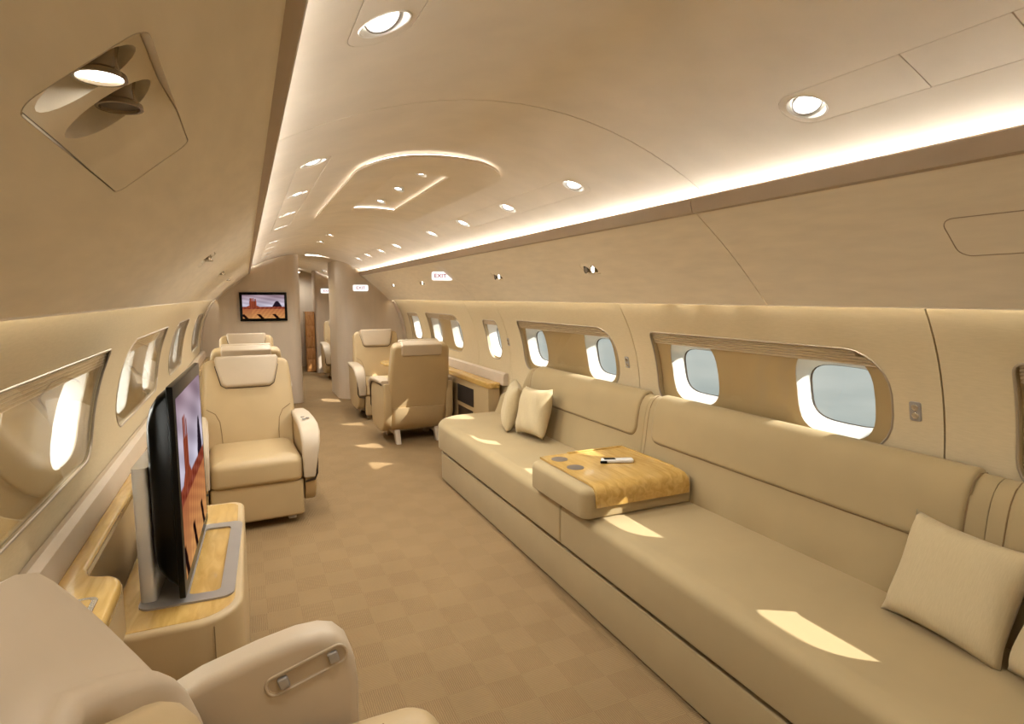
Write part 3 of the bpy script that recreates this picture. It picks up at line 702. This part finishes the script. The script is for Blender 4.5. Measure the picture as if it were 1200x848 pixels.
# back: profile from the seat up over the top to the wall
BP = [(1.135, .42), (1.150, .52), (1.163, .60), (1.172, .665), (1.178, .72), (1.186, .79), (1.196, .835), (1.212, .868), (1.235, .888), (1.26, .893), (1.285, .884)]
BL = [0]
for p, q in zip(BP, BP[1:]): BL.append(BL[-1] + math.hypot(q[0] - p[0], q[1] - p[1]))
def bprof(t, o):
    x = float(np.interp(t, BL, [p[0] for p in BP])); z = float(np.interp(t, BL, [p[1] for p in BP]))
    e = .012; dx = float(np.interp(t + e, BL, [p[0] for p in BP]) - np.interp(t - e, BL, [p[0] for p in BP])); dz = float(np.interp(t + e, BL, [p[1] for p in BP]) - np.interp(t - e, BL, [p[1] for p in BP]))
    n = Vector((dz, -dx)).normalized() if (dx or dz) else Vector((1, 0)); return x + n.x * o, z + n.y * o
def backf(y, t, o):
    k = 1.0
    x, z = bprof(t, o); return Vector((x, y, z))
TM = BL[-1]; T0 = BL[3]
CUT = [SY0, .90, 2.49, 3.90]
pf = lambda d: .0 if d <= 0 else .013 * math.sqrt(max(0, 1 - (1 - min(1, d / .018)) ** 2))
for i, (a, b) in enumerate(zip(CUT, CUT[1:])):
    bm = nb(); sheet(bm, rrect(a + .001, b - .001, 0, TM, .004, 2), [], backf, (.3, .03), .03, puff=lambda d: .004 * min(1, d / .008), rings=(.008,)); obj('back_panel', bm, 'sofa', sofa)
    a2 = a + (.02 if i == 0 else .055); b2 = b - (.05 if i == 0 else .075)
    bm = nb(); sheet(bm, rrect(a2, b2, T0, TM - .005, (.055, .055, .01, .01), 6), [], lambda y, t, o: backf(y, t, o - (.003)), (.05, .018), .004, puff=pf, rings=(.004, .010, .018)); obj('back_bolster', bm, 'sofa', sofa)
    pts = [backf(a2 - .002, t, -.0045) for t in np.linspace(TM - .01, T0 + .055, 8)] + [backf(a2 + .055 - .057 * math.cos(q), T0 + .055 - .057 * math.sin(q), -.0045) for q in np.linspace(.2, 1.4, 5)]
    pts += [backf(y, T0 - .002, -.0045) for y in np.linspace(a2 + .06, b2 - .06, 12)] + [backf(b2 - .055 + .057 * math.cos(q), T0 + .055 - .057 * math.sin(q), -.0045) for q in np.linspace(1.4, .2, 5)] + [backf(b2 + .002, t, -.0045) for t in np.linspace(T0 + .055, TM - .01, 8)]
    bm = nb(); tube(bm, pts, .0022, 5); obj('seam', bm, 'seam', sofa)
    if i == 0: continue
    bm = nb(); tube(bm, [backf(b - .032, t, -.004) for t in np.linspace(.01, TM - .01, 16)], .002, 5); obj('seam', bm, 'seam', sofa)
# far end: the back sweeps down to a low arm
bm = nb(); ys = [3.902, 3.95, 4.0, 4.05, 4.10, 4.16, 4.22, 4.30, 4.40, 4.47, 4.505, 4.52]
rings = []
for y in ys:
    k = min(1, max(0, (y - 3.92) / .24)); k = k * k * (3 - 2 * k); zt = .893 - k * .265; q = min(1, max(0, (y - 4.42) / .10)); zt -= .05 * q * q
    P = []
    for x, z in BP: P.append(Vector((x + .02 * q * q, y, .42 + (z - .42) * (zt - .42) / (.893 - .42))))
    P += [Vector((1.285, y, .42))]; rings.append(P)
ring_loft(bm, rings); obj('end_arm', bm, 'sofa', sofa)
# armrest console on the seat
ac = thing('armrest_console', label='boxy padded armrest with a honey wood top standing on the sofa seat', cat='armrest')
bm = nb(); puck(bm, rrect(.545, 1.14, 2.065, 2.60, (.05, .02, .02, .05)), .457, .592, .03, .012, n=5); obj('body', bm, 'sofa', ac)
bm = nb()
wp = [(.0, 2.585, .600), (.0, 2.50, .600), (.0, 2.30, .600), (.0, 2.13, .600), (.0, 2.085, .594), (.0, 2.063, .576), (.0, 2.056, .55), (.0, 2.056, .512)]
sweep(bm, [(.855, y, z) for _, y, z in wp], [(-.255, -.006), (.255, -.006), (.255, .004), (-.255, .004)], Vector((1, 0, 0))); obj('wood_top', bm, 'wood', ac)
bm = nb(); box(bm, .76, 1.11, 2.572, 2.592, .597, .612, .005); box(bm, 1.092, 1.112, 2.16, 2.59, .597, .612, .005); obj('raised_rim', bm, 'wood', ac)
for y in (2.50, 2.345):
    bm = nb(); puck(bm, ell(.668, y, .042, .042), .604, .6075, .001, 0); obj('cup_holder', bm, 'cup', ac)
ph = thing('handset', (.90, 2.34, .6075), math.radians(-22), label='small white telephone handset with a dark display lying on the wood armrest top', cat='phone')
bm = nb(); puck(bm, rrect(-.075, .085, -.022, .022, .012), 0, .016, .006, .004); obj('body', bm, 'phonew', ph)
bm = nb(); puck(bm, rrect(-.062, -.005, -.016, .016, .004), .0155, .0175, .001, 0); obj('display', bm, 'black', ph)
bm = nb(); box(bm, -.085, -.05, -.03, -.018, 0, .012, .004); obj('clip', bm, 'black', ph)

# ------------------------------------------------------------------ pillows
def pillow(w_, h_, t_, loc, rot, label):
    bm = nb(); n = 18; T = [[], []]
    for sgn in (0, 1):
        for j in range(n + 1):
            row = []
            for i in range(n + 1):
                u = -1 + 2 * i / n; v = -1 + 2 * j / n
                k = ((1 - u ** 4) * (1 - v ** 4)) ** .55
                pin_ = 1 - .10 * (1 - abs(u) ** 2.5) * abs(v) ** 3 ; pin2 = 1 - .10 * (1 - abs(v) ** 2.5) * abs(u) ** 3
                wr_ = .004 * math.sin(9 * u + 5 * v) * k
                row.append(bm.verts.new((u * w_ / 2 * pin2, v * h_ / 2 * pin_, (1 if sgn else -1) * (t_ / 2 * k + wr_))))
            T[sgn].append(row)
    for sgn in (0, 1):
        for j in range(n):
            for i in range(n): bm.faces.new((T[sgn][j][i], T[sgn][j][i + 1], T[sgn][j + 1][i + 1], T[sgn][j + 1][i]))
    o = obj('pillow', bm, 'pillow', ang=80); o.location = loc; o.rotation_euler = rot
    return tag(o, label, 'pillow', 'cream throw pillows on the sofa')
def lean(face, tilt, roll=0):
    """orientation: pillow normal turned to heading 'face' (deg, 0 = +x) and tilted back"""
    a = math.radians(face); n = Vector((math.cos(a) * math.cos(tilt), math.sin(a) * math.cos(tilt), math.sin(tilt)))
    x = Vector((0, 0, 1)).cross(n).normalized(); y = n.cross(x)
    R_ = Matrix((x, y, n)).transposed() @ Matrix.Rotation(roll, 3, 'Z'); return R_.to_euler()
pillow(.35, .34, .13, (1.025, 3.50, .640), lean(184, .26, .06), 'cream square pillow near the far sofa end, front one of the pair')
pillow(.36, .34, .12, (1.01, 3.83, .632), lean(158, .24, -.05), 'cream square pillow at the far end of the sofa, rear one of the pair')
pillow(.335, .33, .12, (1.06, .905, .606), lean(176, .34, -.04), 'large ribbed cream pillow leaning on the near part of the sofa back')
pillow(.34, .31, .12, (.99, .585, .606), lean(150, .32, .05), 'cream pillow cut by the picture edge beside the large ribbed one')

# ------------------------------------------------------------------ wall switches
def switch(y, z, label):
    t = thing('wall_switch', label=label, cat='switch', group='twin button plates on the right wall')
    p = wallf(1)(0, z, 0); t.location = (p.x, y, z); dz = (wallf(1)(0, z + .02, 0) - wallf(1)(0, z - .02, 0)); t.rotation_euler = (0, math.atan2(dz.x, dz.z), 0)
    Mx = frame((0, 0, 0), (0, -1, 0), (0, 0, 1))
    bm = nb(); puck(bm, rrect(-.019, .019, -.034, .034, .008), 0, .004, .0015, 0, Mx); obj('plate', bm, 'grey', t)
    for q in (-1, 1):
        bm = nb(); puck(bm, ell(0, q * .0145, .0115, .0115, 16), .003, .006, .0015, 0, Mx); obj('button', bm, 'silver', t)
switch(1.178, 1.04, 'small grey twin button plate on the right wall beside the nearest long window')
switch(2.80, 1.04, 'small grey twin button plate on the right wall between the two long windows')
switch(4.50, 1.04, 'small grey twin button plate on the right wall left of the farther long window')

# ------------------------------------------------------------------ cabin chairs (local: faces -Y, origin on the floor)
def make_chair(label, buttons=False):
    c = thing('cabin_chair', label=label, cat='chair', group='cream leather cabin chairs')
    # backrest
    tilt = math.radians(14)
    Bk = Matrix.Translation((0, .20, .40)) @ Matrix.Rotation(-tilt, 4, 'X') @ frame((0, 0, 0), (1, 0, 0), (0, 0, 1))   # local x, z up -> plan x,y ; thickness toward -Y
    OUTB = [(-.275, -.10), (.275, -.10), (.295, .12), (.290, .30)] + [(.255 + .02 - .055 * (1 - math.cos(a)) , .545 + .06 * math.sin(a)) for a in np.linspace(0, PI / 2, 6)]
    OUTB += [(-x, y) for x, y in OUTB[:1:-1]]
    bm = nb(); puck(bm, dens(OUTB, (.08, .08)), -.075, .055, .035, .030, Bk, n=5); obj('backrest', bm, 'leather', c)
    for q in (-1, 1):
        pts = [Bk @ Vector((q * x, y, .056)) for x, y in ((.175, -.09), (.175, .0), (.178, .10), (.185, .18), (.21, .235), (.262, .27))]
        bm = nb(); tube(bm, pts, .0026, 5); obj('side_seam', bm, 'seam', c)
    # headrest wrapping over the top
    HO = [(-.165, 0), (-.135, -.022), (.135, -.022), (.165, 0), (.195, .12), (.20, .175), (.188, .192), (-.188, .192), (-.20, .175), (-.195, .12)]
    hb = Bk @ Matrix.Translation((0, .43, 0))
    bm = nb(); puck(bm, dens(HO, (.05, .05)), .035, .088, .022, .005, hb, n=5)
    obj('headrest', bm, 'pale', c)
    bm = nb(); puck(bm, rrect(-.195, .195, .075, .19, .02), -.092, .04, .014, .014, hb); obj('headrest_wrap', bm, 'pale', c)
    bm = nb(); tube(bm, [hb @ Vector((x * 1.012, y * 1.0 - .002, .053)) for x, y in ((-.196, .13), (-.165, -.002), (-.135, -.024), (0, -.026), (.135, -.024), (.165, -.002), (.196, .13))], .004, 5); obj('headrest_piping', bm, 'dark', c)
    # seat
    bm = nb(); puck(bm, rrect(-.262, .262, -.37, .22, (.05, .05, .03, .03)), .285, .445, .05, .03, n=6, dome=.008); obj('seat_cushion', bm, 'leather', c)
    bm = nb(); puck(bm, rrect(-.262, .262, -.345, -.29, .02), .055, .288, .018, .018); obj('leg_rest', bm, 'leather', c)
    # seat pan and rear shell
    bm = nb()
    rings = []
    for z, k, yb in ((.12, .90, .16), (.14, .96, .20), (.20, 1.0, .25), (.30, 1.0, .285), (.36, .99, .29)):
        rings.append([Vector((x * k, y, z)) for x, y in rrect(-.275, .275, -.29, yb, .05, 4)])
    ring_loft(bm, rings); obj('seat_shell', bm, 'leather', c)
    # arms
    for q in (-1, 1):
        prof = [(.30, .60), (.30, .30), (.24, .17), (.12, .115), (-.14, .105), (-.27, .13), (-.325, .20), (-.345, .34), (-.34, .46), (-.315, .535), (-.25, .575), (.0, .598)]
        bm = nb(); Mq = Matrix(((0, 0, q, 0), (1, 0, 0, 0), (0, 1, 0, 0), (0, 0, 0, 1)))
        puck(bm, dens(prof, (.08, .08)), .272, .345, .022, .006, Mq, n=4); arm = obj('arm_shell', bm, 'leather', c)
        path = [(q * .315, .25, .612), (q * .315, .10, .614), (q * .315, -.10, .610), (q * .315, -.22, .596), (q * .315, -.295, .566), (q * .312, -.340, .515), (q * .306, -.358, .45), (q * .300, -.362, .36), (q * .296, -.358, .30)]
        bm = nb(); sweep(bm, path, rrect(-.058, .058, -.020, .022, .018, 4), Vector((1, 0, 0)), [.8, 1, 1.05, 1.08, 1.05, .98, .85, .7, .6]); pd = obj('arm_pad', bm, 'pale', c)
        tp = [(q * .350, .22, .585), (q * .352, -.10, .583), (q * .352, -.22, .568), (q * .351, -.285, .535), (q * .349, -.325, .48), (q * .348, -.335, .40), (q * .346, -.335, .31), (q * .33, -.345, .275), (q * .27, -.355, .268)]
        bm = nb(); tube(bm, tp, .007, 6); obj('arm_trim', bm, 'dark', c)
        if buttons and q > 0:
            for k, (bx, by) in enumerate(((.30, -.10), (.325, -.14), (.30, -.17))):
                bm = nb(); box(bm, bx - .012, bx + .012, by - .010, by + .010, .630, .636, .003); obj('control_button', bm, 'grey', pd)
    # sled legs
    for q in (-1, 1):
        bm = nb(); P = [(.26, 0), (.20, 0), (.15, .075), (-.10, .075), (-.17, 0), (-.23, 0), (-.16, .13), (.20, .13)]
        Mq = Matrix(((0, 0, 1, q * .20), (1, 0, 0, 0), (0, 1, 0, 0), (0, 0, 0, 1))); puck(bm, P, -.025, .025, .006, .006, Mq, n=2); obj('leg', bm, 'trimpale', c)
    return c
c1 = make_chair('cream leather cabin chair facing the camera beside the near television', True); c1.location = (-.735, 4.10, 0); c1.rotation_euler = (0, 0, math.radians(3))
cp = make_chair('x')
def place(loc, rz, label, first=[True]):
    o = cp if first[0] else copy_tree(cp); first[0] = False
    o.location = loc; o.rotation_euler = (0, 0, rz); o['label'] = label; return o
place((-.75, 5.80, 0), PI, 'cream leather cabin chair turned away, directly behind the chair facing the near television')
place((-.745, 6.85, 0), 0, 'farthest cream leather cabin chair on the left, under the wall television')
place((.755, 5.72, 0), PI, 'cream leather cabin chair seen from behind near the far end of the sofa')
place((.735, 7.05, 0), 0, 'cream leather cabin chair facing the camera in front of the right bulkhead')
place((.80, 10.55, 0), 0, 'cream leather cabin chair seen through the doorway')
# table between the right pair
t = thing('dining_table', label='small honey wood folding table between the two right cabin chairs', cat='table')
bm = nb(); puck(bm, rrect(.60, 1.125, 6.14, 6.62, (.16, .02, .02, .16), 8), .675, .70, .008, .008); obj('top', bm, 'wood', t)
bm = nb(); box(bm, 1.10, 1.16, 6.30, 6.46, .682, .692); obj('wall_bracket', bm, 'trimpale', t)

# ------------------------------------------------------------------ foreground chair (local: faces +X; origin on the floor)
FX, FY = -.95, .80
fc = thing('club_chair', (FX, FY, 0), 0, label='large pale leather armchair in the near left corner facing the aisle', cat='chair')
def arch(P):
    """mirror the far half (y, z) about the chair's centre line"""
    P = [(y - FY, z) for y, z in P]; return [(-y, z) for y, z in P[::-1]] + P
AR = arch([(.84, 1.043), (.95, 1.032), (1.06, 1.008), (1.14, .975), (1.20, .93), (1.245, .86), (1.262, .76), (1.265, .60), (1.265, .40), (1.265, .14)])
AF = arch([(.84, .935), (.93, .892), (1.02, .842), (1.10, .795), (1.165, .75), (1.215, .705), (1.25, .655), (1.265, .59), (1.265, .40), (1.265, .14)])
fx = lambda z: -.862 - .25 * (z - .6) - FX
rx = lambda z: -1.06 - .10 * (z - .6) - FX
def toward(p, d, c=(0, .55)):
    v = Vector((c[0] - p[0], c[1] - p[1])); v = v.normalized() * min(d, v.length) if p[1] > .5 else Vector((-math.copysign(d, p[0]), 0)); return (p[0] + v.x, p[1] + v.y)
bm = nb(); rings = []
for (ry, rz_), (fy, fz) in zip(AR, AF):
    R_ = []
    def add(x, y, z, d): 
        q = toward((y, z), d); R_.append(Vector((x, q[0], q[1])))
    add(rx(rz_) + .004, ry, rz_, .05); add(rx(rz_), ry, rz_, .03); add(rx(rz_) + .010, ry, rz_, .009); add(rx(rz_) + .03, ry, rz_, 0)
    for k in (.25, .5, .75):
        x = (rx(rz_) + .03) * (1 - k) + (fx(fz) - .035) * k; y = ry * (1 - k) + fy * k; z = rz_ * (1 - k) + fz * k; add(x, y, z, -.012 * math.sin(PI * k))
    for a in np.linspace(0, PI / 2, 6): add(fx(fz) - .035 + .035 * math.sin(a), fy, fz, .035 * (1 - math.cos(a)))
    add(fx(fz) - .012, fy, fz, .062); add(fx(fz) - .06, fy, fz, .066)
    rings.append(R_)
V = ring_loft(bm, rings, close=False)
for col in (0, -1): bm.faces.new([r[col] for r in V])
obj('shell', bm, 'pale', fc, ang=60)
bm = nb(); rings = []
for d, o in ((.062, -.058), (.062, -.016), (.068, .0), (.085, .012), (.12, .024), (.17, .030)):
    R_ = []
    for y, z in AF:
        q = toward((y, max(z, .40)), d); R_.append(Vector((fx(q[1]) + o, q[0], q[1])))
    rings.append(R_)
ring_loft(bm, rings); obj('back_cushion', bm, 'leather', fc, ang=60)
bm = nb(); puck(bm, rrect(-.88 - FX, -.375 - FX, .335 - FY, 1.272 - FY, (.03, .08, .08, .03)), .30, .475, .05, .03, n=6, dome=.006); obj('seat_cushion', bm, 'leather', fc)
bm = nb(); puck(bm, rrect(-1.0 - FX, -.42 - FX, .36 - FY, 1.25 - FY, .05), .0, .31, .01, .01); obj('seat_base', bm, 'leather', fc)
bm = nb(); tube(bm, [(-.505 - FX, y - FY, .4805) for y in np.linspace(.42, 1.20, 9)], .0022, 5); obj('seat_seam', bm, 'seam', fc)
for q in (-1, 1):
    prof = [(-.90, .10), (-.56, .10), (-.545, .20), (-.540, .40), (-.540, .53), (-.546, .585), (-.562, .632), (-.588, .660), (-.62, .670), (-.67, .670), (-.75, .655), (-.863, .625), (-.92, .60)]
    prof = [(x - FX, z) for x, z in prof]
    Mq = Matrix(((1, 0, 0, 0), (0, 0, q, 0), (0, 1, 0, 0), (0, 0, 0, 1)))
    bm = nb(); puck(bm, dens(prof, (.07, .07)), 1.283 - FY, 1.375 - FY, .028, .024, Mq, n=5); arm = obj('arm', bm, 'pale', fc)
    # inner-face slot with two buttons; recess shade put into its darker colour
    aa = .29; Ms = Matrix(((math.cos(aa), -math.sin(aa), 0, -.652 - FX), (0, 0, q, 0), (math.sin(aa), math.cos(aa), 0, .600), (0, 0, 0, 1)))
    yi = 1.283 - FY
    bm = nb()
    ring_loft(bm, [[Ms @ Vector((x, y, z)) for x, y in rrect(-.085 + d, .085 - d, -.019 + d, .019 - d, .016 - d * .5)] for d, z in ((-.002, yi + .002), (-.001, yi - .0012), (.002, yi - .0012), (.003, yi - .0006), (.003, yi - .0004))]); obj('control_slot', bm, 'slot', arm)
    bm = nb(); tube(bm, [Ms @ Vector((x, y, yi - .001)) for x, y in dens(rrect(-.088, .088, -.022, .022, .019), (.03, .03))], .0035, 6, True); obj('slot_rim', bm, 'pale', arm)
    for kx in (-.052, .058):
        bm = nb(); puck(bm, rrect(kx - .011, kx + .011, -.013, .013, .005), yi - .010, yi + .001, 0, .004, Ms); obj('slot_button', bm, 'grey', arm)
